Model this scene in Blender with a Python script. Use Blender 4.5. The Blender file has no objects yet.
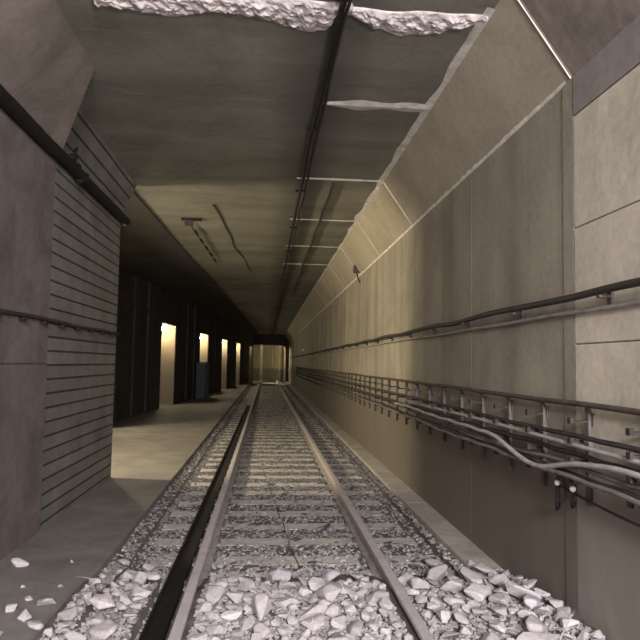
import bpy, bmesh, math, random
from mathutils import Vector, Matrix, noise
random.seed(7)
sc = bpy.context.scene
col = sc.collection
PI = math.pi

# ------------------------------------------------------------------ helpers
def link(o):
    col.objects.link(o); return o

def tag(o, label=None, cat=None, group=None, kind=None):
    if label: o['label'] = label
    if cat: o['category'] = cat
    if group: o['group'] = group
    if kind: o['kind'] = kind
    return o

def empty(name, loc, label, cat, group=None):
    o = link(bpy.data.objects.new(name, None)); o.location = loc
    o.empty_display_size = .1
    return tag(o, label, cat, group)

def build(name, bm, mats, parent=None, smooth=False, loc=None):
    me = bpy.data.meshes.new(name)
    bmesh.ops.recalc_face_normals(bm, faces=bm.faces)
    bm.to_mesh(me); bm.free()
    if not isinstance(mats, (list, tuple)): mats = [mats]
    for m in mats: me.materials.append(m)
    if smooth:
        for p in me.polygons: p.use_smooth = True
    o = link(bpy.data.objects.new(name, me))
    if parent: o.parent = parent
    if loc: o.location = loc
    return o

def struct(name, bm, mats, smooth=False):
    return tag(build(name, bm, mats, smooth=smooth), kind='structure')

def box(bm, x0, x1, y0, y1, z0, z1, bev=0):
    r = bmesh.ops.create_cube(bm, size=1)
    vs = r['verts']
    for v in vs:
        v.co = Vector(((x0+x1)/2 + v.co.x*(x1-x0), (y0+y1)/2 + v.co.y*(y1-y0), (z0+z1)/2 + v.co.z*(z1-z0)))
    if bev:
        es = list({e for v in vs for e in v.link_edges})
        bmesh.ops.bevel(bm, geom=es, offset=bev, segments=2, affect='EDGES', profile=.6)
    return vs

def prism(bm, prof, y0, y1, shear=None):
    """closed x-z outline extruded along y"""
    a = [bm.verts.new((x, y0 if not shear else y0 + shear(x, z, 0), z)) for x, z in prof]
    b = [bm.verts.new((x, y1 if not shear else y1 + shear(x, z, 1), z)) for x, z in prof]
    n = len(prof)
    for i in range(n):
        j = (i+1) % n
        bm.faces.new((a[i], a[j], b[j], b[i]))
    bm.faces.new(a[::-1]); bm.faces.new(b)

def tube(bm, pts, r, seg=8, caps=True):
    pts = [Vector(p) for p in pts]
    rings = []
    for i, p in enumerate(pts):
        t = (pts[min(i+1, len(pts)-1)] - pts[max(i-1, 0)]).normalized()
        up = Vector((0, 0, 1)) if abs(t.z) < .95 else Vector((1, 0, 0))
        a = t.cross(up).normalized(); b = a.cross(t)
        rr = r(i) if callable(r) else r
        rings.append([bm.verts.new(p + a*math.cos(2*PI*k/seg)*rr + b*math.sin(2*PI*k/seg)*rr) for k in range(seg)])
    for i in range(len(rings)-1):
        for k in range(seg):
            m = (k+1) % seg
            bm.faces.new((rings[i][k], rings[i][m], rings[i+1][m], rings[i+1][k]))
    if caps:
        bm.faces.new(rings[0][::-1]); bm.faces.new(rings[-1])

def wob(y, s, a, f=1.0):
    return a*noise.noise(Vector((y*f, s*17.3, s*3.1)))

# ------------------------------------------------------------------ materials
class NT:
    def __init__(self, name):
        self.m = bpy.data.materials.new(name); self.m.use_nodes = True
        self.t = self.m.node_tree; self.n = self.t.nodes; self.b = self.n['Principled BSDF']
        self.geo = self.n.new('ShaderNodeNewGeometry')
    def l(self, a, b): self.t.links.new(a, b)
    def mapv(self, scale=(1, 1, 1), src=None):
        mp = self.n.new('ShaderNodeMapping'); mp.inputs['Scale'].default_value = scale
        self.l(src or self.geo.outputs['Position'], mp.inputs['Vector']); return mp.outputs[0]
    def noise(self, s, vec=None, d=4, r=.55, dist=0):
        n = self.n.new('ShaderNodeTexNoise'); n.inputs['Scale'].default_value = s
        n.inputs['Detail'].default_value = d; n.inputs['Roughness'].default_value = r
        n.inputs['Distortion'].default_value = dist
        self.l(vec or self.mapv(), n.inputs['Vector']); return n.outputs['Fac']
    def ramp(self, f, stops):
        r = self.n.new('ShaderNodeValToRGB'); e = r.color_ramp.elements
        while len(e) < len(stops): e.new(.5)
        for i, (p, c) in enumerate(stops):
            e[i].position = p; e[i].color = (c, c, c, 1) if not isinstance(c, tuple) else (*c, 1)
        self.l(f, r.inputs[0]); return r.outputs[0]
    def mix(self, a, b, f, mode='MIX'):
        m = self.n.new('ShaderNodeMix'); m.data_type = 'RGBA'; m.blend_type = mode
        for inp, v in ((m.inputs['A'], a), (m.inputs['B'], b)):
            if isinstance(v, tuple): inp.default_value = (*v, 1)
            else: self.l(v, inp)
        fi = m.inputs['Factor']
        if isinstance(f, (int, float)): fi.default_value = f
        else: self.l(f, fi)
        return m.outputs['Result']
    def axis(self, ax):
        s = self.n.new('ShaderNodeSeparateXYZ'); self.l(self.geo.outputs['Position'], s.inputs[0]); return s.outputs[ax]
    def math(self, op, a, b=0., clamp=False):
        m = self.n.new('ShaderNodeMath'); m.operation = op; m.use_clamp = clamp
        for i, v in enumerate((a, b)):
            if isinstance(v, (int, float)): m.inputs[i].default_value = v
            else: self.l(v, m.inputs[i])
        return m.outputs[0]
    def rng(self, v, a, b, c=0., d=1.):
        m = self.n.new('ShaderNodeMapRange'); m.interpolation_type = 'SMOOTHSTEP'
        self.l(v, m.inputs[0])
        for i, q in enumerate((a, b, c, d)): m.inputs[i+1].default_value = q
        return m.outputs[0]
    def bump(self, h, s=.4, d=.02, prev=None):
        b = self.n.new('ShaderNodeBump'); b.inputs['Strength'].default_value = s; b.inputs['Distance'].default_value = d
        self.l(h, b.inputs['Height'])
        if prev: self.l(prev, b.inputs['Normal'])
        return b.outputs[0]
    def done(self, colr, rough=.85, metal=0, bump=None, spec=.3):
        if isinstance(colr, tuple): self.b.inputs['Base Color'].default_value = (*colr, 1)
        else: self.l(colr, self.b.inputs['Base Color'])
        if isinstance(rough, (int, float)): self.b.inputs['Roughness'].default_value = rough
        else: self.l(rough, self.b.inputs['Roughness'])
        self.b.inputs['Metallic'].default_value = metal
        self.b.inputs['Specular IOR Level'].default_value = spec
        if bump: self.l(bump, self.b.inputs['Normal'])
        return self.m

def scale_c(c, k): return tuple(min(1, v*k) for v in c)

def concrete(name, c, var=.35, streak=0, patch=1.2, bump=.35, rough=.85, dirt_below=None, dirt=.5, extra=None, spec=.3):
    t = NT(name)
    big = t.noise(patch, d=6, r=.6, dist=.6)
    k = t.mix(scale_c(c, 1-var), scale_c(c, 1+var), t.ramp(big, [(.3, 0.), (.7, 1.)]))
    fine = t.noise(18, d=6, r=.65)
    k = t.mix(k, t.ramp(fine, [(.3, .7), (.7, 1.2)]), .45, 'MULTIPLY')
    if streak:
        st = t.noise(1, t.mapv((1.6, 1.7, .07)), d=4, r=.5)
        k = t.mix(k, t.ramp(st, [(.3, .6), (.5, 1.), (.72, 1.3)]), streak, 'MULTIPLY')
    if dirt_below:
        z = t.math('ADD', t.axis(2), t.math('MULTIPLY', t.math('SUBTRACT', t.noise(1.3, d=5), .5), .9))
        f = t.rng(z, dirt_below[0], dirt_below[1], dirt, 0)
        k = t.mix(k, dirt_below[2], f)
    if extra: k = extra(t, k)
    h = t.math('ADD', t.noise(5, d=5, r=.5), t.math('MULTIPLY', fine, .15))
    return t.done(k, rough, bump=t.bump(h, bump*.45, .03), spec=spec)

M = {}
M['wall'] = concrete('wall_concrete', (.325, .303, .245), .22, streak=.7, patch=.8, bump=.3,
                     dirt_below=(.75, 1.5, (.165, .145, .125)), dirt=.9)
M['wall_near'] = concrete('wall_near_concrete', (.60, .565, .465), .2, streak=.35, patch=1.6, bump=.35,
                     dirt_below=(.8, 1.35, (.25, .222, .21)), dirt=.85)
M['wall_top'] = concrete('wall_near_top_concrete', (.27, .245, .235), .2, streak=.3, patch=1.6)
M['haunch'] = concrete('haunch_concrete', (.42, .385, .30), .15, patch=1.1, bump=.3, streak=.12)
M['lime'] = concrete('lime_stain', (.78, .76, .70), .25, patch=5, bump=.3)
def ceil_extra(t, k):
    w = t.noise(1, t.mapv((.35, 2.3, 1)), d=6, r=.6)
    k = t.mix(k, t.ramp(w, [(.35, .65), (.5, 1.), (.7, 1.2)]), .5, 'MULTIPLY')
    soot = t.rng(t.math('ABSOLUTE', t.math('SUBTRACT', t.axis(0), .45)), .05, .55, .55, 0)
    return t.mix(k, (.06, .055, .05), soot)
M['ceiling'] = concrete('ceiling_concrete', (.255, .25, .205), .25, patch=.9, bump=.4, extra=ceil_extra, spec=.35)
M['plaster'] = concrete('crumbled_plaster', (.60, .56, .54), .3, patch=9, bump=.3, rough=1, spec=0)
M['pier'] = concrete('pier_concrete', (.16, .137, .13), .3, patch=1.8, bump=.5, streak=.4)
M['pier_haunch'] = concrete('pier_haunch_concrete', (.22, .19, .165), .3, patch=1.6, bump=.6)
M['slab'] = concrete('slab_concrete', (.205, .195, .178), .25, patch=1.5, bump=.25, rough=.75)
M['kerb'] = concrete('kerb_concrete', (.40, .38, .34), .25, patch=2, bump=.5)
M['dark'] = concrete('sooty_partition', (.042, .037, .032), .3, patch=1, bump=.3, streak=.4)
M['shade_panel'] = concrete('shade_soffit', (.060, .055, .048), .3, patch=1, bump=.3)  # near-black tone paints in the unlit part of the ceiling
M['reveal'] = concrete('cream_painted_reveal', (.24, .20, .135), .06, patch=1, bump=.1)
M['earth'] = concrete('track_bed', (.12, .112, .102), .3, patch=8, bump=.8)
M['far'] = concrete('far_tunnel_lining', (.36, .32, .21), 
                    .2, patch=.6, streak=.1, dirt_below=(.9, 1.2, (.13, .12, .10)), dirt=.9)

# brick: grey courses along the pier, with dark mortar lines
def brick_mat():
    t = NT('grey_block_courses')
    cx = t.n.new('ShaderNodeCombineXYZ')
    t.l(t.axis(1), cx.inputs[0]); t.l(t.axis(2), cx.inputs[1])
    b = t.n.new('ShaderNodeTexBrick'); t.l(cx.outputs[0], b.inputs['Vector'])
    for k, v in (('Scale', 1.), ('Mortar Size', .011), ('Mortar Smooth', .35), ('Bias', 0.), ('Brick Width', 40.), ('Row Height', .143)):
        b.inputs[k].default_value = v
    b.inputs['Color1'].default_value = (.20, .195, .175, 1); b.inputs['Color2'].default_value = (.165, .16, .145, 1)
    b.inputs['Mortar'].default_value = (.045, .042, .038, 1)
    k = t.mix(b.outputs['Color'], t.ramp(t.noise(2.2, d=6), [(.3, .65), (.7, 1.25)]), .7, 'MULTIPLY')
    k = t.mix(k, t.ramp(t.noise(25, d=6), [(.3, .7), (.7, 1.2)]), .5, 'MULTIPLY')
    n = t.bump(t.math('SUBTRACT', 1., b.outputs['Fac']), .9, .02)
    return t.done(k, .85, bump=t.bump(t.noise(14, d=6), .3, .02, n))
M['brick'] = brick_mat()

def metal_mat(name, c, rough=.5, metal=.6, var=.3, s=12):
    t = NT(name)
    k = t.mix(scale_c(c, 1-var), scale_c(c, 1+var), t.ramp(t.noise(s, d=6), [(.3, 0.), (.7, 1.)]))
    return t.done(k, rough, metal, t.bump(t.noise(40, d=4), .2, .005), spec=.22)
M['rail_top'] = metal_mat('worn_rail_head', (.52, .49, .50), .55, .1, .12, 5)
M['rail_side'] = metal_mat('dusty_rail_web', (.34, .325, .32), .8, .1)
M['plate'] = metal_mat('dusty_tie_plate', (.20, .19, .18), .75, .2)
M['rust'] = metal_mat('rusty_bracket', (.105, .085, .075), .75, .3)
M['post'] = metal_mat('bracket_post_metal', (.14, .125, .112), .75, .1)
M['arm'] = metal_mat('dark_bracket_arm', (.05, .043, .04), .75, .1)
M['pipe'] = metal_mat('tarry_black_pipe', (.014, .012, .012), .7, 0)
M['cable_dark'] = metal_mat('black_cable_sheath', (.045, .04, .038), .6, 0)
M['cable_grey'] = metal_mat('dusty_grey_cable_sheath', (.17, .16, .15), .6, 0)
M['cable_pale'] = metal_mat('pale_grey_cable_sheath', (.40, .39, .37), .5, 0, .2)
M['conduit'] = metal_mat('painted_conduit', (.33, .32, .31), .6, .1)
M['white'] = metal_mat('white_ceramic', (.7, .68, .65), .4, 0, .1)
M['cab'] = metal_mat('grey_cabinet_paint', (.06, .065, .072), .5, 0, .15)

def tie_mat():
    t = NT('dusty_timber_sleeper')
    g = t.noise(1, t.mapv((2.5, 30, 30)), d=6, r=.6)
    k = t.mix((.44, .43, .40), (.64, .63, .58), t.ramp(g, [(.3, 0.), (.7, 1.)]))
    k = t.mix(k, t.ramp(t.noise(9, d=6), [(.3, .6), (.7, 1.2)]), .6, 'MULTIPLY')
    return t.done(k, .9, bump=t.bump(g, .5, .01))
M['tie'] = tie_mat()

def stone_mat(name, a, b):
    t = NT(name)
    oi = t.n.new('ShaderNodeObjectInfo')
    f = t.math('ADD', t.math('MULTIPLY', oi.outputs['Random'], .6), t.math('MULTIPLY', t.geo.outputs['Random Per Island'], .4))
    k = t.mix(a, b, f)
    k = t.mix(k, t.ramp(t.noise(35, d=6, r=.7), [(.3, .7), (.7, 1.2)]), .7, 'MULTIPLY')
    return t.done(k, .9, bump=t.bump(t.noise(30, d=6), .5, .01))
M['stone'] = stone_mat('fresh_granite', (.34, .32, .325), (.58, .55, .56))
M['gravel'] = stone_mat('old_ballast', (.13, .125, .118), (.46, .44, .42))
M['gravel_new'] = stone_mat('new_ballast_chips', (.32, .305, .305), (.58, .545, .55))

def emit(name, c, s):
    t = NT(name); t.b.inputs['Base Color'].default_value = (.9, .85, .7, 1)
    t.b.inputs['Emission Color'].default_value = (*c, 1); t.b.inputs['Emission Strength'].default_value = s
    return t.m
WARM = (1., .82, .55)
M['globe'] = emit('lit_glass_globe', WARM, 300)
M['globe_big'] = emit('bright_glass_globe', WARM, 700)
M['globe_fill'] = emit('fill_glass_globe', WARM, 1000)  # unseen lamp added to carry light further along the floor
M['globe_end'] = emit('portal_glass_globe', WARM, 2000)
M['globe_dim'] = emit('dim_glass_globe', WARM, 30)

# ------------------------------------------------------------------ the setting
Y0, Y1 = -5., 58.
CZ, HZ, WX, HX = 4.2, 3.58, 2.0, 1.57        # ceiling, haunch foot, wall, haunch head
PX, PE = -2.18, 9.55                          # pier face and its far end
def FX(y): return -5.42 + .0725*y             # the sooty partition runs at a slant towards the track

bm = bmesh.new(); box(bm, -8, 5, Y0, 84, -.6, -.30); struct('floor', bm, M['earth'])

# ballast bed as a rough grid: the bed and the fresh heap in the foreground
def bed(x, y):
    z = -.161
    t = max(0, min(1, (5.75 - y)/1.0)); t = t*t*(3-2*t)
    z += t*(.085 + .02*max(0, -x-.6))
    u = max(0, min(1, (5.5 - y)/1.3))
    z += u*.16*max(0, min(1, (x-1.15)/.75))
    if x > 1.65: z += (1-t)*.06
    if x < -1.15: z += .05
    # kept low under the added dark strip beside the left rail
    z += (.018 if y < 5.6 else .008)*noise.noise(Vector((x*5, y*5, 0))) + .008*noise.noise(Vector((x*17, y*17, 3)))
    if -.81 < x < -.56: z = min(z, -.166)
    return z
bm = bmesh.new()
xs = sorted([-1.33 + i*3.33/66 for i in range(67)] + [-.812, -.80, -.572, -.555])
ys = [3.2 + i*.05 for i in range(140)] + [10.2 + .16*i for i in range(80)] + [23 + .5*i for i in range(72)]
ys = [-5, 1, 2.5] + ys
G = [[bm.verts.new((x, y, bed(x, y))) for x in xs] for y in ys]
for i in range(len(ys)-1):
    for j in range(len(xs)-1):
        bm.faces.new((G[i][j], G[i][j+1], G[i+1][j+1], G[i+1][j]))
b = build('ballast_bed', bm, M['earth'], smooth=True); tag(b, kind='structure')

bm = bmesh.new(); box(bm, -8, -1.31, Y0, 58, -.31, -.05, .008); struct('floor_walkway', bm, M['slab'])
bm = bmesh.new()
y = Y0
while y < 57:
    box(bm, 1.74, 2.02, y, min(y+2.57, 58), -.31, -.045, .012); y += 2.575
struct('trim_kerb', bm, M['kerb'])

# right wall, ring by ring, with narrow joints
bm = bmesh.new(); JY = [4.01 + (6.13-4.01)]
edges = [4.012, 6.13] + [6.13 + 2.57*k for k in range(1, 20)] + [58]
for a, c in zip(edges[:-1], edges[1:]):
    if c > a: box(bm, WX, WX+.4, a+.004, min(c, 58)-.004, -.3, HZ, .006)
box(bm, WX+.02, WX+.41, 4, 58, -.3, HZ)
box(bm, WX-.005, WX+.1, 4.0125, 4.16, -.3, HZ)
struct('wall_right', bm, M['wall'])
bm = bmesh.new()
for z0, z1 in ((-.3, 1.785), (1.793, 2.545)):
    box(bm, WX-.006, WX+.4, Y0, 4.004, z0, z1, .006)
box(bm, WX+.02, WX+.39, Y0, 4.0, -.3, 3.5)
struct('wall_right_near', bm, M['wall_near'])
bm = bmesh.new()
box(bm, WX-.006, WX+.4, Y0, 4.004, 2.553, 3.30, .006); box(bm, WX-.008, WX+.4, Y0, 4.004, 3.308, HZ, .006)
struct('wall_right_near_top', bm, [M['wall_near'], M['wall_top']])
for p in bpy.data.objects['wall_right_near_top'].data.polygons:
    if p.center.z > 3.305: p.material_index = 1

# right haunch
HP = [(WX, HZ), (HX, CZ), (WX+.4, CZ), (WX+.4, HZ)]
bm = bmesh.new()
for a, c in zip(edges[:-1], edges[1:]):
    prism(bm, HP, a+.003, min(c, 58)-.003)
struct('trim_haunch_right', bm, M['haunch'])
bm = bmesh.new(); prism(bm, HP, Y0, 4.004); struct('trim_haunch_near', bm, M['pier_haunch'])
# lime seams: along the haunch head, its foot and across the ring joints
bm = bmesh.new()
def seam_y(x, z, w, y0, y1, s):
    n = int((y1-y0)/.12); pr = None
    for i in range(n+1):
        yy = y0 + (y1-y0)*i/n
        ww = w*(.75 + .6*noise.noise(Vector((yy*1.7, s, 0)))) * (1 if yy < 12 else .7)
        a = bm.verts.new((x-ww, yy, z-.002)); b_ = bm.verts.new((x, yy, z-.014)); c = bm.verts.new((x+ww*.25, yy, z-.004))
        if pr: bm.faces.new((pr[0], pr[1], b_, a)); bm.faces.new((pr[1], pr[2], c, b_))
        pr = (a, b_, c)
seam_y(HX+.005, CZ, .095, 4.3, 57, 1.)
struct('trim_lime_seam', bm, M['lime'])
bm = bmesh.new()
for k, yj in enumerate([6.13, 8.71, 11.25, 13.85, 16.4]):
    n = 24; pr = None
    x0 = .50 if k == 0 else .36
    w0 = (.14, .07, .055, .04, .03)[k]
    for i in range(n+1):
        x = x0 + (HX-x0)*i/n
        w = w0*(.7+.5*noise.noise(Vector((x*4, k*3.3, 0))))*min(1, .25+i/6)
        dy = .02*noise.noise(Vector((x*2, k, 5)))
        a = bm.verts.new((x, yj-w+dy, CZ-.003)); b_ = bm.verts.new((x, yj+dy, CZ-.014)); c = bm.verts.new((x, yj+w+dy, CZ-.003))
        if pr: bm.faces.new((pr[0], pr[1], b_, a)); bm.faces.new((pr[1], pr[2], c, b_))
        pr = (a, b_, c)
struct('trim_joint_lime', bm, M['lime'])
bm = bmesh.new()
def strip(p0, p1, n, w, s, off):
    """a lime run following a straight line on a surface"""
    p0, p1, n = Vector(p0), Vector(p1), Vector(n).normalized()
    d = (p1-p0); side = d.normalized().cross(n)
    N = max(4, int(d.length/.1)); pr = None
    for i in range(N+1):
        ww = w*(.6+.8*abs(noise.noise(Vector((i*.5, s, 0)))))
        c = p0 + d*i/N
        v = [bm.verts.new(c + side*ww + n*.003), bm.verts.new(c + n*(.003+off)), bm.verts.new(c - side*ww + n*.003)]
        if pr: bm.faces.new((pr[0], pr[1], v[1], v[0])); bm.faces.new((pr[1], pr[2], v[2], v[1]))
        pr = v
hn = (-(CZ-HZ), 0, -(WX-HX))
for k, yj in enumerate(edges[:9]):
    if k == 1: continue
    strip((WX, yj+.02, HZ), (HX, yj+.02, CZ), hn, (.007 if k == 0 else .028), k+.5, .006)
strip((WX, 4.1, HZ), (WX, 40, HZ), (-1, 0, -.6), .03, 9.1, .006)
struct('trim_haunch_seam', bm, M['lime'])

# ceiling slab in rings
bm = bmesh.new()
box(bm, -8, 2.4, Y0, 84, CZ+.012, CZ+.4)
cy = [Y0, 4.95] + [6.13+2.57*k for k in range(21)]
for a, c in zip(cy[:-1], cy[1:]):
    box(bm, -8, 2.4, a+.004, min(c, 84)-.004, CZ, CZ+.02)
struct('ceiling', bm, M['ceiling'])
# added panel painting the ceiling's lintel shadow, its edge slanting like the partition
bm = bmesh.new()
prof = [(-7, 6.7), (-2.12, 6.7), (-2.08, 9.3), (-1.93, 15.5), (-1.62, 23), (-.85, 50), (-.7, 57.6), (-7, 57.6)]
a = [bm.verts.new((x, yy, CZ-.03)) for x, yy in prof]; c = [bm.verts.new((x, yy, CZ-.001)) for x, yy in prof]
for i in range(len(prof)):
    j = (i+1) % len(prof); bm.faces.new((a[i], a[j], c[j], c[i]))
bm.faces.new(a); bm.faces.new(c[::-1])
struct('ceiling_shade_panel', bm, M['shade_panel'])
# crumbled plaster band
bm = bmesh.new()
def far_edge(x):
    pts = [(-1.3, 4.60), (-1.09, 4.61), (-.78, 4.70), (-.5, 4.60), (-.33, 4.58), (0, 4.67), (.2, 4.79), (.40, 4.76), (.46, 4.52), (.55, 4.50), (.75, 4.66), (.98, 4.78), (1.2, 4.72), (1.41, 4.60), (1.6, 4.42)]
    for (a, b_), (c, d) in zip(pts[:-1], pts[1:]):
        if a <= x <= c: return b_ + (d-b_)*(x-a)/(c-a)
    return 4.5
def near_edge(x): return 4.36 + (.05 if x > .55 else .0) + .05*noise.noise(Vector((x*3, 0, 7)))
nx, ny = 160, 26; G = []
for i in range(nx+1):
    x = -1.28 + 2.84*i/nx; r = []
    f, nr = far_edge(x) + .04*noise.noise(Vector((x*9, 1, 0))), near_edge(x)
    for j in range(ny+1):
        v = j/ny; yy = nr + (f-nr)*v
        h = math.sin(PI*v)**.5*.035 + .028*noise.noise(Vector((x*14, yy*14, 2)))*min(1, 6*v*(1-v)) + .014*noise.noise(Vector((x*40, yy*40, 4)))*min(1, 6*v*(1-v))
        r.append(bm.verts.new((x, yy, CZ+.004-max(0, h))))
    G.append(r)
for i in range(nx):
    for j in range(ny): bm.faces.new((G[i][j], G[i+1][j], G[i+1][j+1], G[i][j+1]))
struct('trim_crumbled_plaster', bm, M['plaster'])

# left pier: concrete part, block-course part, haunches
bm = bmesh.new()
box(bm, PX-.6, PX, Y0, 6.62, -.2, 1.58, .01); box(bm, PX-.6, PX-.006, Y0, 6.62, 1.588, CZ, .01)
box(bm, PX-.5, PX-.02, Y0, 6.6, -.2, CZ)
struct('wall_left', bm, M['pier'])
bm = bmesh.new(); box(bm, PX-.6, PX-.012, 6.63, PE, -.2, CZ, .008); struct('wall_left_block', bm, M['brick'])
bm = bmesh.new()
prism(bm, [(PX-.02, 3.66), (PX-.02, CZ), (-1.57, CZ)], Y0, 6.7, shear=lambda x, z, e: -e*1.05*max(0, (x-PX)/.6))
struct('trim_haunch_left', bm, M['pier_haunch'])
bm = bmesh.new(); prism(bm, [(PX-.02, 3.68), (PX-.02, CZ), (-1.96, CZ)], 6.2, PE-.1); struct('trim_haunch_block', bm, M['brick'])

# sooty partition with lit doorways
TH = .55
jamb = [10.75, 15.8, 25.5, 33.3, 40.7, 47.8, 57.0]  # second opening added out of sight for the extra lamp
opens = [(jamb[0]-2.2, jamb[0])] + [(j-2.35, j) for j in jamb[1:]]
LZ = 3.0
def slant_box(bm, y0, y1, z0, z1, o0=0, o1=-TH):
    prof = [(FX(y0)+o0, y0), (FX(y1)+o0, y1), (FX(y1)+o1, y1), (FX(y0)+o1, y0)]
    a = [bm.verts.new((x, yy, z0)) for x, yy in prof]; c = [bm.verts.new((x, yy, z1)) for x, yy in prof]
    for i in range(4):
        j = (i+1) % 4; bm.faces.new((a[i], a[j], c[j], c[i]))
    bm.faces.new(a); bm.faces.new(c[::-1])
bm = bmesh.new(); last = 3.0
for a, c in opens:
    slant_box(bm, last, a, -.2, CZ); slant_box(bm, a, c, LZ, CZ); last = c
slant_box(bm, last, 58.2, -.2, CZ)
# shallow pilasters on the blank run
for yy in (17.9, 19.5, 21.1, 27.6, 29.2, 35.3, 42.4): slant_box(bm, yy, yy+.35, -.06, CZ-.01, .07, 0)
for a, c in ((16.1, 17.9), (18.25, 19.5), (19.85, 21.1), (21.45, 22.9)): slant_box(bm, a, c, 3.15, 3.35, .045, 0)
# low wall closing the second doorway below its light
slant_box(bm, opens[3][0], opens[3][1], -.2, 1.62, -.01, -TH+.01)
struct('wall_partition', bm, M['dark'])
bm = bmesh.new()
for a, c in opens:                       # cream painted reveals lining each doorway
    slant_box(bm, c-.012, c-.001, -.05, LZ-.002, -.02, -TH)
struct('trim_reveal', bm, M['reveal'])
bm = bmesh.new(); slant_box(bm, 3, 58.2, -.2, CZ, -TH-1.6, -TH-1.9); struct('wall_passage', bm, M['dark'])

# far portal and the tunnel beyond it
bm = bmesh.new()
prism(bm, [(1.72, -.3), (1.72, 2.9), (1.60, 3.13), (1.35, 3.24), (-2.6, 3.24), (-2.6, CZ), (2.4, CZ), (2.4, -.3)], 57.6, 58.6)
box(bm, -2.6, -1.25, 57.6, 58.6, -.3, 3.3)
struct('wall_portal', bm, M['dark'])
bm = bmesh.new()
prof = []
for i in range(25):                       # right wall curving off to the left
    a = i/24*PI*.5; prof.append((1.9 - 9*(1-math.cos(a)), 62 + 13*math.sin(a)))
prof = [(1.9, 58.5)] + prof
for (x0, ya), (x1, yb) in zip(prof[:-1], prof[1:]):
    for z0, z1 in ((-.35, 1.2), (1.2, 3.4), (3.4, CZ)):
        bm.faces.new([bm.verts.new(p) for p in ((x0, ya, z0), (x1, yb, z0), (x1, yb, z1), (x0, ya, z1))])
bmesh.ops.remove_doubles(bm, verts=bm.verts, dist=.001)
struct('wall_far', bm, M['far'])
bm = bmesh.new()
for i in (3, 6, 9, 12, 15, 18):
    x, yy = prof[i]; box(bm, x-.10, x-.02, yy-.15, yy+.1, -.3, CZ)
struct('trim_far_ribs', bm, M['far'])
bm = bmesh.new(); box(bm, -.62, -.36, 62, 62.3, -.3, 3.6, .02); struct('trim_far_post', bm, M['dark'])

# ------------------------------------------------------------------ rails, sleepers
RL, RR = -.51, 1.01
def rail(cx, label):
    prof = [(-.07, -.150), (.07, -.150), (.07, -.138), (.012, -.118), (.009, -.045), (.036, -.034), (.036, -.008), (.028, 0), (-.028, 0), (-.036, -.008), (-.036, -.034), (-.009, -.045), (-.012, -.118), (-.07, -.138)]
    root = empty('rail', (cx, 0, -.15), label, 'rail', 'running rails')
    bm = bmesh.new()
    prism(bm, [(x, z+.15) for x, z in prof[:5]] + [(x, z+.15) for x, z in prof[12:]], -4, 61)
    w = build('rail_web', bm, M['rail_side'], root)
    bm = bmesh.new(); prism(bm, [(x, z+.15) for x, z in prof[4:13]], -4, 61)
    h = build('rail_head', bm, M['rail_top'], root); h['label'] = 'worn smooth rail head'
rail(RL, 'left steel rail, the one nearer the walkway slab')
rail(RR, 'right steel rail, on the side of the cable-hung wall')

ORD = ['first', 'second', 'third', 'fourth', 'fifth', 'sixth', 'seventh', 'eighth', 'ninth', 'tenth', 'eleventh', 'twelfth', 'thirteenth', 'fourteenth', 'fifteenth', 'sixteenth', 'seventeenth', 'eighteenth', 'nineteenth', 'twentieth']
bm = bmesh.new(); box(bm, -1.30, 1.30, -.125, .125, -.15, 0, .004)
for v in bm.verts: v.co.z += .006*noise.noise(Vector((v.co.x*3, v.co.y*9, 0)))
tie_me = build('sleeper', bm, M['tie']); tie_data = tie_me.data; bpy.data.objects.remove(tie_me)
bm = bmesh.new(); box(bm, -.10, .10, -.09, .09, 0, .014, .004)
o = build('tie_plate', bm, M['plate']); plate_data = o.data; bpy.data.objects.remove(o)
bm = bmesh.new()
box(bm, -.016, .016, -.012, .012, .010, .045, .004)
o = build('spikes', bm, M['rust']); spike_data = o.data; bpy.data.objects.remove(o)
TY = [5.36 + .61*k for k in range(86)]
for k, yy in enumerate(TY):
    if k < 20:
        lab = 'dusty grey timber sleeper, %s one beyond the heap of fresh stones' % ORD[k]
    elif yy < 30: lab = 'dark timber sleeper in the middle distance between the two steel rails'
    else: lab = 'far sleeper, thin dark bar on the track near the tunnel portal'
    s = link(bpy.data.objects.new('sleeper', tie_data)); s.location = (.25 + random.uniform(-.03, .03), yy, -.158); s.rotation_euler.z = random.uniform(-.008, .008)
    tag(s, lab, 'sleeper', 'timber sleepers under the rails')
    if yy < 24:
        for rx in (RL, RR):
            p = link(bpy.data.objects.new('tie_plate', plate_data)); p.parent = s; p.location = (rx-s.location.x, 0, .0)
            if yy < 15:
                for sx in (-.088, .088):
                    q = link(bpy.data.objects.new('rail_spike', spike_data)); q.parent = p; q.location = (sx, .045*(1 if sx > 0 else -1), 0)
# thin wire lying on the sleepers
bm = bmesh.new(); tube(bm, [(.33 - .013*i + .02*noise.noise(Vector((i*.4, 0, 0))), 5.6 + .2*i, -.155) for i in range(30)], .006, 6)
wire_bm = bm
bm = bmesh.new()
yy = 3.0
while yy < 26:  # added black channel standing in for the shadow-like band along the left rail
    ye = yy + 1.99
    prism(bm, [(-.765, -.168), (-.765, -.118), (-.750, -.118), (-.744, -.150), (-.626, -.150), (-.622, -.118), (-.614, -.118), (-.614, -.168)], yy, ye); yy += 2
tag(build('dark_band_strip', bm, M['pipe']), 'added low black strip standing in for the shadow-like band outside the left rail', 'strip')
bm = wire_bm
tag(build('wire', bm, M['cable_dark'], smooth=True), 'thin black wire lying lengthwise over the sleepers between the rails', 'wire')

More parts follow.
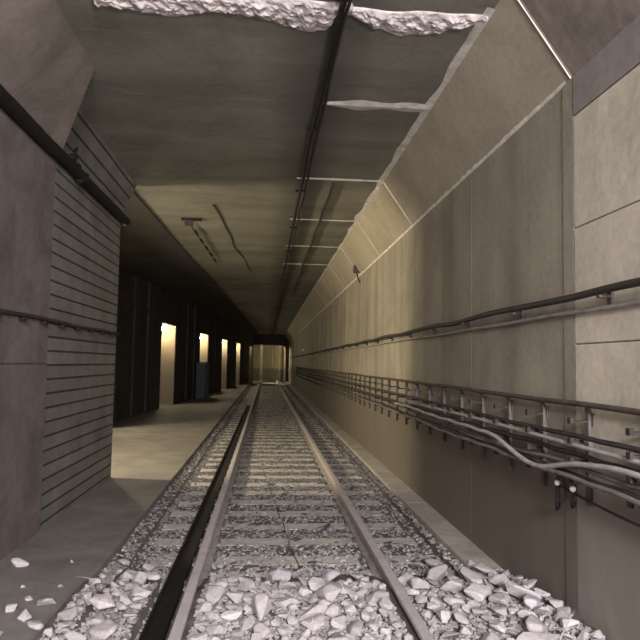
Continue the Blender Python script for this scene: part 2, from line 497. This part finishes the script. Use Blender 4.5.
# ------------------------------------------------------------------ stones
def hull_data(name, n, flat, mat, seed):
    rnd = random.Random(seed); bm = bmesh.new()
    for _ in range(n):
        v = Vector((rnd.gauss(0, 1), rnd.gauss(0, 1), rnd.gauss(0, 1))).normalized()*rnd.uniform(.42, .55)
        bm.verts.new((v.x*rnd.uniform(.9, 1.15), v.y*.85, v.z*flat))
    r = bmesh.ops.convex_hull(bm, input=bm.verts)
    bmesh.ops.delete(bm, geom=[g for g in r['geom_interior'] if isinstance(g, bmesh.types.BMVert)], context='VERTS')
    if n > 9:
        bmesh.ops.bevel(bm, geom=bm.edges[:], offset=.03, segments=1, affect='EDGES')
    bmesh.ops.recalc_face_normals(bm, faces=bm.faces)
    me = bpy.data.meshes.new(name); bm.to_mesh(me); bm.free(); me.materials.append(mat); return me
SV = [hull_data('ballast_stone', 11, random.uniform(.38, .62), M['stone'], 100+i) for i in range(36)]

placed = []
def free(x, y, r):
    for a, b_, q in placed:
        if (a-x)**2 + (b_-y)**2 < (.78*(q+r))**2: return False
    return True
def zone(x, y):
    if x < -1.31: return 'slab'
    if x < RL: return 'left'
    if x < RR: return 'mid'
    return 'right'
LAB = {
 'left': 'jagged grey stone in the gravel strip between left rail and walkway slab',
 'slab': 'loose pale stone lying on the bare walkway slab, lower left',
}
stones = []
def put_stone(x, y, d, z=None):
    r = d/2; placed.append((x, y, r)); stones.append((x, y, d, z))
# the loose ones on the slab
for x, y, d in ((-1.96, 5.50, .14), (-1.93, 4.80, .12), (-1.66, 4.55, .10), (-1.52, 4.40, .12), (-1.70, 4.32, .09), (-1.45, 4.62, .14), (-1.40, 4.25, .13), (-1.85, 4.28, .11), (-1.60, 4.12, .13), (-1.62, 4.75, .06), (-1.48, 5.0, .05), (-1.75, 5.0, .05), (-1.58, 5.6, .04)):
    put_stone(x, y, d)
tries = 0
while len(stones) < 298 and tries < 60000:
    tries += 1
    y = random.uniform(3.62, 5.7); x = random.uniform(-1.28, 1.93)
    d = random.choice((.24, .20, .17, .14, .12, .10)) if tries < 3000 else random.uniform(.07, .11)
    r = d/2
    if abs(x-RL) < .05+r or abs(x-RR) < .05+r: continue
    if -.80-r < x < RL: continue
    if x + r > 1.97: continue
    zn = zone(x, y)
    if zn == 'mid' and y > 5.28 + .12*noise.noise(Vector((x*3, 0, 0))): continue
    if zn == 'left' and (y > 5.0 and random.random() < .8): continue
    if zn == 'left' and x - r < -1.30: continue
    if zn == 'right' and y > 5.15: 
        if random.random() < .93: continue
    if not free(x, y, r): continue
    put_stone(x, y, d)
def where(x, y):
    zn = zone(x, y)
    if zn == 'slab':
        if y > 5.2 and x < -1.7: return 'fist-sized dark-sided stone lying alone by the foot of the left wall'
        return LAB['slab']
    if zn == 'left': return LAB['left'] if y < 5 else 'stray stone on the gravel strip left of the rail, beyond the chunks'
    dep = 'at the very front' if y < 4.3 else ('in the middle depth' if y < 4.8 else 'at the back edge')
    if zn == 'mid':
        s = 'beside the left rail' if x < -.05 else ('midway between the rails' if x < .55 else 'inside the right rail')
        return 'pale stone %s, %s of the heap' % (s, dep)
    s = 'right of the right rail' if x < 1.45 else 'against the right wall'
    return 'pale stone %s, %s of the heap' % (s, dep)
for i, (x, y, d, z) in enumerate(stones):
    me = SV[i % len(SV)]
    o = link(bpy.data.objects.new('ballast_stone', me))
    s = d*1.12; o.scale = (s, s, s)
    o.rotation_euler = (random.uniform(-.35, .35), random.uniform(-.35, .35), random.uniform(0, 6.28))
    g = bed(x, y)
    hz = d*.24
    z = (-.05 + hz*.85) if x < -1.31 else g + hz*.85 + .012
    if y > 5.2 and -1.31 < x: z = g + hz
    o.location = (x, y, z)
    tag(o, where(x, y), 'stone', 'loose stones of the foreground heap')

# gravel nobody could count
def stuff_mesh(name, spots, mats, variants, label, cat):
    vs, fs, mi = [], [], []
    for x, y, z, s, k in spots:
        me = variants[random.randrange(len(variants))]
        R = Matrix.Rotation(random.uniform(0, 6.28), 3, 'Z') @ Matrix.Rotation(random.uniform(-.6, .6), 3, 'X')
        base = len(vs)
        for v in me.vertices:
            p = R @ v.co; vs.append((x+p.x*s, y+p.y*s, z+p.z*s))
        for p in me.polygons: fs.append([base+i for i in p.vertices]); mi.append(k)
    me = bpy.data.meshes.new(name); me.from_pydata(vs, [], fs)
    for m in mats: me.materials.append(m)
    me.polygons.foreach_set('material_index', mi)
    return tag(link(bpy.data.objects.new(name, me)), label, cat, kind='stuff')
GV = [hull_data('chip', 8, .65, M['gravel'], 500+i) for i in range(14)]
spots = []
def tie_near(y): return abs((y-TY[0]+.305) % .61 - .305)
def add_spot(x, y, smin, smax):
    if abs(x-RL) < .075 or abs(x-RR) < .075: return
    on_tie = tie_near(y) < .125 and -1.05 < x < 1.55 and y > 5.1
    if on_tie and random.random() < (.96 if y > 6.2 else .8): return
    if -.79 < x < RL-.02 and random.random() < .98: return
    s = random.uniform(smin, smax)
    z = (-.148 if on_tie else bed(x, y) + s*.10)
    new = random.random() < (max(0, min(.95, (6.6-y)/1.6)) if x > RL else max(0, min(.5, (4.9-y)/.8))) + .05
    spots.append((x, y, z, s, 1 if new else 0))
for _ in range(13000): add_spot(random.uniform(-1.28, 1.95), random.uniform(3.6, 5.6), .025, .065)
for _ in range(13000): add_spot(random.uniform(-1.30, 1.73), 5.4 + 7*random.random()**1.2, .025, .06)
for _ in range(9000): add_spot(random.uniform(-1.30, 1.73), 12.4 + 20*random.random()**1.3, .035, .075)
stuff_mesh('gravel', spots, [M['gravel'], M['gravel_new']], GV, 'small dark ballast gravel filling the track bed between and beside the sleepers', 'gravel')

# ------------------------------------------------------------------ right wall services
# high cable with its clips, and the pale conduit under it
def run(name, pts, r, mat, label, cat, group=None, seg=8):
    bm = bmesh.new(); tube(bm, pts, r, seg)
    return tag(build(name, bm, mat, smooth=True), label, cat, group)
def ylist(a, b):
    out = []; y = a
    while y < b: out.append(y); y += .12 if y < 12 else (.4 if y < 25 else 1.5)
    return out + [b]
def sag(y, p=1.3, a=.02): return -.45*a*(1-abs(math.cos(PI*y/p)))
hc = run('power_cable', [(1.925, y, 2.09 + sag(y, 2.6, .025) + wob(y, 1, .012)) for y in ylist(-4, 57.4)], .024, M['cable_dark'],
         'thick black cable running along the right wall at head height', 'cable')
for k in range(22):
    y = .95 + 1.3*k
    bm = bmesh.new(); box(bm, 1.905, 1.994, y-.02, y+.02, 2.045, 2.062, .003); box(bm, 1.975, 1.994, y-.025, y+.025, 2.0, 2.12, .003)
    build('cable_clip', bm, M['rust'], hc)
run('conduit', [(1.978, y, 1.995 + wob(y, 2, .012)) for y in ylist(-4, 26)], .016, M['conduit'],
    'pale thin conduit just under the thick black wall cable', 'conduit')
# rack rail
rk = run('rack_rail', [(1.955, y, 1.41 + wob(y, 3, .01)) for y in ylist(-4, 57.4)], .018, M['rust'],
    'rusty horizontal rail topping the cable brackets on the right wall', 'rail')
BY = [3.82 + .645*k for k in range(-2, 62)]
AZ = (1.31, 1.19, 1.07, .945)
def mk_bracket():
    d = {}
    bm = bmesh.new(); box(bm, -.03, 0, -.024, .024, -.60, .02, .004); box(bm, -.012, 0, -.045, .045, -.12, -.04, .003)
    d['post'] = bm
    a = bmesh.new(); box(a, -.13, -.02, -.016, .016, -.012, .004, .003); box(a, -.145, -.120, -.022, .022, -.016, .022, .005)
    d['arm'] = a
    return d
d = mk_bracket()
op = build('post', d['post'], M['post']); post_me = op.data; bpy.data.objects.remove(op)
oa = build('arm', d['arm'], M['arm']); arm_me = oa.data; bpy.data.objects.remove(oa)
vis = 0
for k, y in enumerate(BY):
    if y < 3.0: continue
    if y < 3.9: lab = 'rusty cable bracket nearest the camera, right of the vertical wall joint'
    elif vis < 13: lab = 'rusty cable bracket on the right wall, %s beyond the vertical wall joint' % ORD[vis-1]
    elif y < 26: lab = 'small dark cable bracket in the dense middle row on the right wall'
    else: lab = 'distant cable bracket, a tiny tick on the right wall near the portal'
    vis += 1
    b = empty('cable_bracket', (2.0, y, 1.40), lab, 'bracket', 'cable brackets along the right wall')
    p = link(bpy.data.objects.new('bracket_post', post_me)); p.parent = b
    if y < 30:
        for z in AZ:
            a = link(bpy.data.objects.new('bracket_arm', arm_me)); a.parent = b; a.location = (0, 0, z-1.40)
# cables lying on the arms
def cab(zf, xf, r, mat, label, a=-4, b=57.4):
    run('cable', [(xf(y), y, zf(y)) for y in ylist(a, b)], r, M[mat], label, 'cable', 'cables on the wall rack')
bump1 = lambda y, c, w, h: h*math.exp(-((y-c)/w)**2)
cab(lambda y: 1.215 + sag(y, .645, .010) + wob(y, 4, .01), lambda y: 1.915, .016, 'cable_dark', 'black cable, uppermost on the wall rack')
cab(lambda y: 1.165 + wob(y, 5, .02, .5), lambda y: 1.880 + wob(y, 5, .01), .014, 'cable_pale', 'pale cable on the second arms, sagging below the uppermost black one', -4, 8.6)
cab(lambda y: 1.098 + sag(y, .645, .025) + wob(y, 6, .02), lambda y: 1.93, .018, 'cable_dark', 'thick black cable on the third arms of the wall rack')
cab(lambda y: 1.095 + sag(y, .645, .02) - bump1(y, 4.35, .55, .125) + wob(y, 7, .02, .8), lambda y: 1.862 + wob(y, 7, .015) - bump1(y, 4.35, .6, .02), .017, 'cable_pale', 'pale cable swooping down in a long bow near the wall joint', -4, 9.2)
cab(lambda y: 1.05 + sag(y, 1.29, .04) - bump1(y, 5.1, .5, .055) + wob(y, 8, .02), lambda y: 1.892, .014, 'cable_grey', 'thin grey cable crossing the pale swooping one', -4, 14)
cab(lambda y: .975 + sag(y, .645, .02) + wob(y, 9, .02), lambda y: 1.90, .021, 'cable_dark', 'thick black cable on the lowest arms of the wall rack')
cab(lambda y: .975 + sag(y, .645, .02) - bump1(y, 6.5, .8, .02) + wob(y, 10, .02), lambda y: 1.850, .015, 'cable_grey', 'outermost grey cable on the lowest arms', -4, 40)
cab(lambda y: .968 + sag(y, 1.29, .02) + bump1(y, 5.2, .7, .03), lambda y: 1.938, .020, 'cable_pale', 'pale cable tucked behind the others on the lowest arms', -4, 7.4)
cab(lambda y: .86 - .035*math.cos((y-3.2)*1.7), lambda y: 1.945, .009, 'cable_dark', 'thin slack wire drooping below the rack near the joint', -4, 4.2)
# straps hanging below the rack by the joint
for (y, x, l, lab) in ((4.05, 1.90, .23, 'black bent strap hanging left of the wall joint'), (3.84, 1.90, .17, 'shorter black hook hanging under the rack right beside the wall joint')):
    st = empty('hanging_strap', (x, y, .95), lab, 'strap')
    bm = bmesh.new()
    tube(bm, [(0, 0, 0), (-.004, .002, -l*.4), (-.012, .01, -l*.75), (.0, .03, -l), (.02, .05, -l*.97), (.028, .06, -l*.82)], .011, 8)
    build('strap_hook', bm, M['pipe'], st, smooth=True)
    bm = bmesh.new(); bmesh.ops.create_uvsphere(bm, u_segments=12, v_segments=8, radius=.019)
    w = build('insulator', bm, M['white'], st, smooth=True, loc=(-.012, 0, -.055)); w['label'] = 'small white insulator'
bm = bmesh.new()
pts = [(1.984, 4.22+.07*math.cos(a), .83+.085*math.sin(a)) for a in [i/20*2*PI for i in range(21)]]
tube(bm, pts, .008, 6, False)
for v in [bm]: pass
tag(build('cable_loop', bm, M['cable_grey'], smooth=True), 'small grey loop of cable hanging on the wall beyond the black straps', 'cable')
# joint box high on the wall and small reflector
jb = empty('junction_box', (2.0, 13.7, 3.70), 'small dark box at the foot of the haunch on the right wall', 'box')
bm = bmesh.new(); box(bm, -.16, -.01, -.09, .09, -.08, .08, .01); build('box_body', bm, M['rust'], jb)
bm = bmesh.new(); tube(bm, [(-.09, 0, -.08), (-.06, 0, -.2), (-.01, 0, -.3)], .015, 6); build('cable_tail', bm, M['cable_dark'], jb)
rf = empty('reflector', (1.995, 33.6, 2.35), 'tiny white marker disc far along the right wall', 'marker')
bm = bmesh.new(); bmesh.ops.create_cone(bm, segments=16, radius1=.07, radius2=.06, depth=.04, cap_ends=True); bmesh.ops.rotate(bm, verts=bm.verts, matrix=Matrix.Rotation(PI/2, 3, 'X'))
build('disc', bm, M['white'], rf, loc=(-.1, 0, 0))
bm = bmesh.new(); box(bm, -.08, -.005, .02, .03, -.015, .015); build('stem', bm, M['rust'], rf)

# ------------------------------------------------------------------ ceiling services
pp = run('ceiling_pipe', [(.43 + .06*math.exp(-(y-4.2)/1.2 if y > 4.2 else 0) + wob(y, 11, .015), y, 4.15 + wob(y, 12, .01)) for y in ylist(-4, 57)], .024, M['pipe'],
    'black pipe running lengthwise under the ceiling above the track', 'pipe')
for k in range(12):
    y = 4.2 + 2.57*k; bm = bmesh.new(); box(bm, .37, .49, y-.015, y+.015, 4.172, 4.2, .003)
    build('pipe_clamp', bm, M['pipe'], pp)
run('ceiling_cable', [(.50 + .05*math.exp(-(max(y, 4)-4)/.8) + wob(y, 13, .03), y, 4.16) for y in ylist(-4, 16)], .014, M['cable_dark'],
    'thin black cable beside the ceiling pipe', 'cable')
run('ceiling_cable', [(.885 + wob(y, 14, .03), y, 4.178) for y in ylist(8.9, 24)], .020, M['cable_dark'],
    'dark cable on the ceiling between the pipe and the right haunch', 'cable')
hf = empty('ceiling_hanger', (-1.42, 11.5, CZ), 'dark ceiling bracket with a drooping strut over the walkway edge', 'bracket')
bm = bmesh.new(); box(bm, -.16, .20, -.05, .07, -.035, 0, .006); build('mount_plate', bm, M['pipe'], hf)
bm = bmesh.new(); box(bm, -.10, .05, -.04, .06, -.13, -.034, .012); build('hanger_box', bm, M['cable_dark'], hf)
cc = run('clamped_cable', [(-1.46 + .13*(i/14) + .02*noise.noise(Vector((i*.5, 2, 0))), 11.9 + 4.6*i/14, 4.165 - .03*math.sin(i*.7)**2) for i in range(15)], .010, M['cable_dark'],
    'thin ceiling cable with dark clamps trailing away from the bracket', 'cable')
for k in range(5):
    y = 12.4 + .85*k; bm = bmesh.new(); tube(bm, [(-1.455+.028*(y-11.9), y, 4.155), (-1.44+.028*(y-11.9), y+.34, 4.155)], .024, 8); build('cable_clamp', bm, M['pipe'], cc)
run('ceiling_cable', [(-.95 + .06*(y-10.4) + wob(y, 15, .08, .7), y, 4.19) for y in ylist(10.4, 18)], .009, M['cable_dark'],
    'wavering dark cable on the ceiling between the bracket and the pipe', 'cable')

# ------------------------------------------------------------------ left pier services
lp = run('wall_pipe', [(PX+.055, y, 3.69 + wob(y, 16, .02)) for y in ylist(-4, PE+.05)], lambda i: .064 + .008*noise.noise(Vector((i*.9, 0, 0))), M['pipe'],
    'thick tarry black pipe high along the left wall', 'pipe', seg=12)
bm = bmesh.new()
for (y, z, s) in ((6.9, 3.78, .05), (7.05, 3.70, .07), (7.25, 3.66, .06), (6.95, 3.88, .03), (7.4, 3.72, .05)):
    r = bmesh.ops.create_icosphere(bm, subdivisions=2, radius=s, matrix=Matrix.Translation((PX+.06, y, z)))
    for v in r['verts']: v.co += Vector((1, 1, 1))*.03*noise.noise(v.co*12)
l = build('tar_clump', bm, M['pipe'], lp); l['label'] = 'lumpy black tar clinging to the pipe'
lc = run('wall_cable', [(PX+.022, y, 2.02 + sag(y, 2.2, .02) + wob(y, 17, .01)) for y in ylist(-4, PE)], .019, M['cable_dark'],
    'black cable along the left wall, lower than the thick pipe', 'cable')
for k in range(8):
    y = 5.3 + .55*k
    bm = bmesh.new(); box(bm, PX-.01, PX+.05, y-.02, y+.02, 1.965, 2.0, .004); build('cable_clip', bm, M['pipe'], lc)

# ------------------------------------------------------------------ doorway lamps and cabinet
names = ['in the doorway hidden behind the block-work pier', 'added in a second unseen doorway to brighten the floor', 'in the nearest lit doorway', 'above the half-height wall in the second lit doorway', 'in the third lit doorway', 'in the fourth lit doorway', 'in the farthest doorway']
for (a, j), nm in zip(opens, names):
    x = FX(j) - .27; y = j - .26
    L = empty('wall_lamp', (x - (.08 if j < 12 else .12), j-.012, 2.87), 'round warm glass lamp %s' % nm, 'lamp', 'doorway lamps')
    bm = bmesh.new(); bmesh.ops.create_uvsphere(bm, u_segments=20, v_segments=12, radius=.115)
    for v in bm.verts: v.co.z *= .8
    if j < 12:
        for v in bm.verts: v.co.y = v.co.y*4 - .34; v.co.x *= .7
    build('glass_globe', bm, M['globe_big'] if j < 12 else M['globe_fill'] if j < 16 else (M['globe_dim'] if j > 50 else M['globe']), L, smooth=True, loc=(0, -.22 if j < 12 else -.42, 0))
    bm = bmesh.new(); bmesh.ops.create_cone(bm, segments=16, radius1=.07, radius2=.055, depth=.12 if j < 12 else .32, cap_ends=True, matrix=Matrix.Translation((0, -.06 if j < 12 else -.16, 0)) @ Matrix.Rotation(PI/2, 4, 'X'))
    build('lamp_base', bm, M['rust'], L)
cb = empty('equipment_cabinet', (FX(30.4)+.02, 30.4, -.05), 'tall grey equipment cabinet against the dark partition', 'cabinet')
bm = bmesh.new(); box(bm, .02, .42, -.9, .9, 0, 1.62, .02); build('cabinet_body', bm, M['cab'], cb)
bm = bmesh.new(); box(bm, .42, .445, -.85, -.02, .08, 1.55, .006); box(bm, .445, .47, -.1, -.07, .7, .9, .004); build('cabinet_door', bm, M['cab'], cb)
bm = bmesh.new(); box(bm, .42, .445, .02, .85, .08, 1.55, .006); build('cabinet_door', bm, M['cab'], cb)
# lamp lighting the bend beyond the portal
L = empty('wall_lamp', (-1.9, 60.2, 3.4), 'lamp out of sight behind the portal', 'lamp')
bm = bmesh.new(); bmesh.ops.create_uvsphere(bm, u_segments=16, v_segments=10, radius=.12); build('glass_globe', bm, M['globe_end'], L, smooth=True)

# ------------------------------------------------------------------ light behind the camera, camera, view
def area(name, loc, target, size, power, c):
    ld = bpy.data.lights.new(name, 'AREA'); ld.shape = 'DISK'; ld.size = size; ld.energy = power; ld.color = c
    o = link(bpy.data.objects.new(name, ld)); o.location = loc
    o.rotation_euler = (Vector(target)-Vector(loc)).to_track_quat('-Z', 'Y').to_euler(); return o
area('work_lamp', (1.62, -2.8, 1.95), (.2, 5.5, .6), .4, 260, (1., .915, .97))
area('station_lamp', (.5, -4.3, 3.75), (.4, 7, 1.0), 1.6, 1250, (1., .925, .95))

w = bpy.data.worlds.new('World'); sc.world = w; w.use_nodes = True
w.node_tree.nodes['Background'].inputs[0].default_value = (.9, .85, .8, 1); w.node_tree.nodes['Background'].inputs[1].default_value = .02

cd = bpy.data.cameras.new('Camera'); cam = link(bpy.data.objects.new('Camera', cd)); sc.camera = cam
cd.sensor_width = 36; cd.sensor_fit = 'HORIZONTAL'; cd.lens = 36; cd.clip_end = 300; cd.clip_start = .05
ya, pi_, ro = (math.radians(v) for v in (4.7, 3.9, 1.0))
F = Vector((math.sin(ya)*math.cos(pi_), math.cos(ya)*math.cos(pi_), math.sin(pi_)))
R = F.cross(Vector((0, 0, 1))).normalized(); U = R.cross(F)
R2 = R*math.cos(ro) + U*math.sin(ro); U2 = -R*math.sin(ro) + U*math.cos(ro)
mw = Matrix((R2, U2, -F)).transposed().to_4x4(); mw.translation = (0, 0, 1.635)
cam.matrix_world = mw
vs = sc.view_settings
vs.view_transform = 'Standard'; vs.look = 'None'; vs.gamma = 1; vs.use_curve_mapping = False; vs.exposure = 0
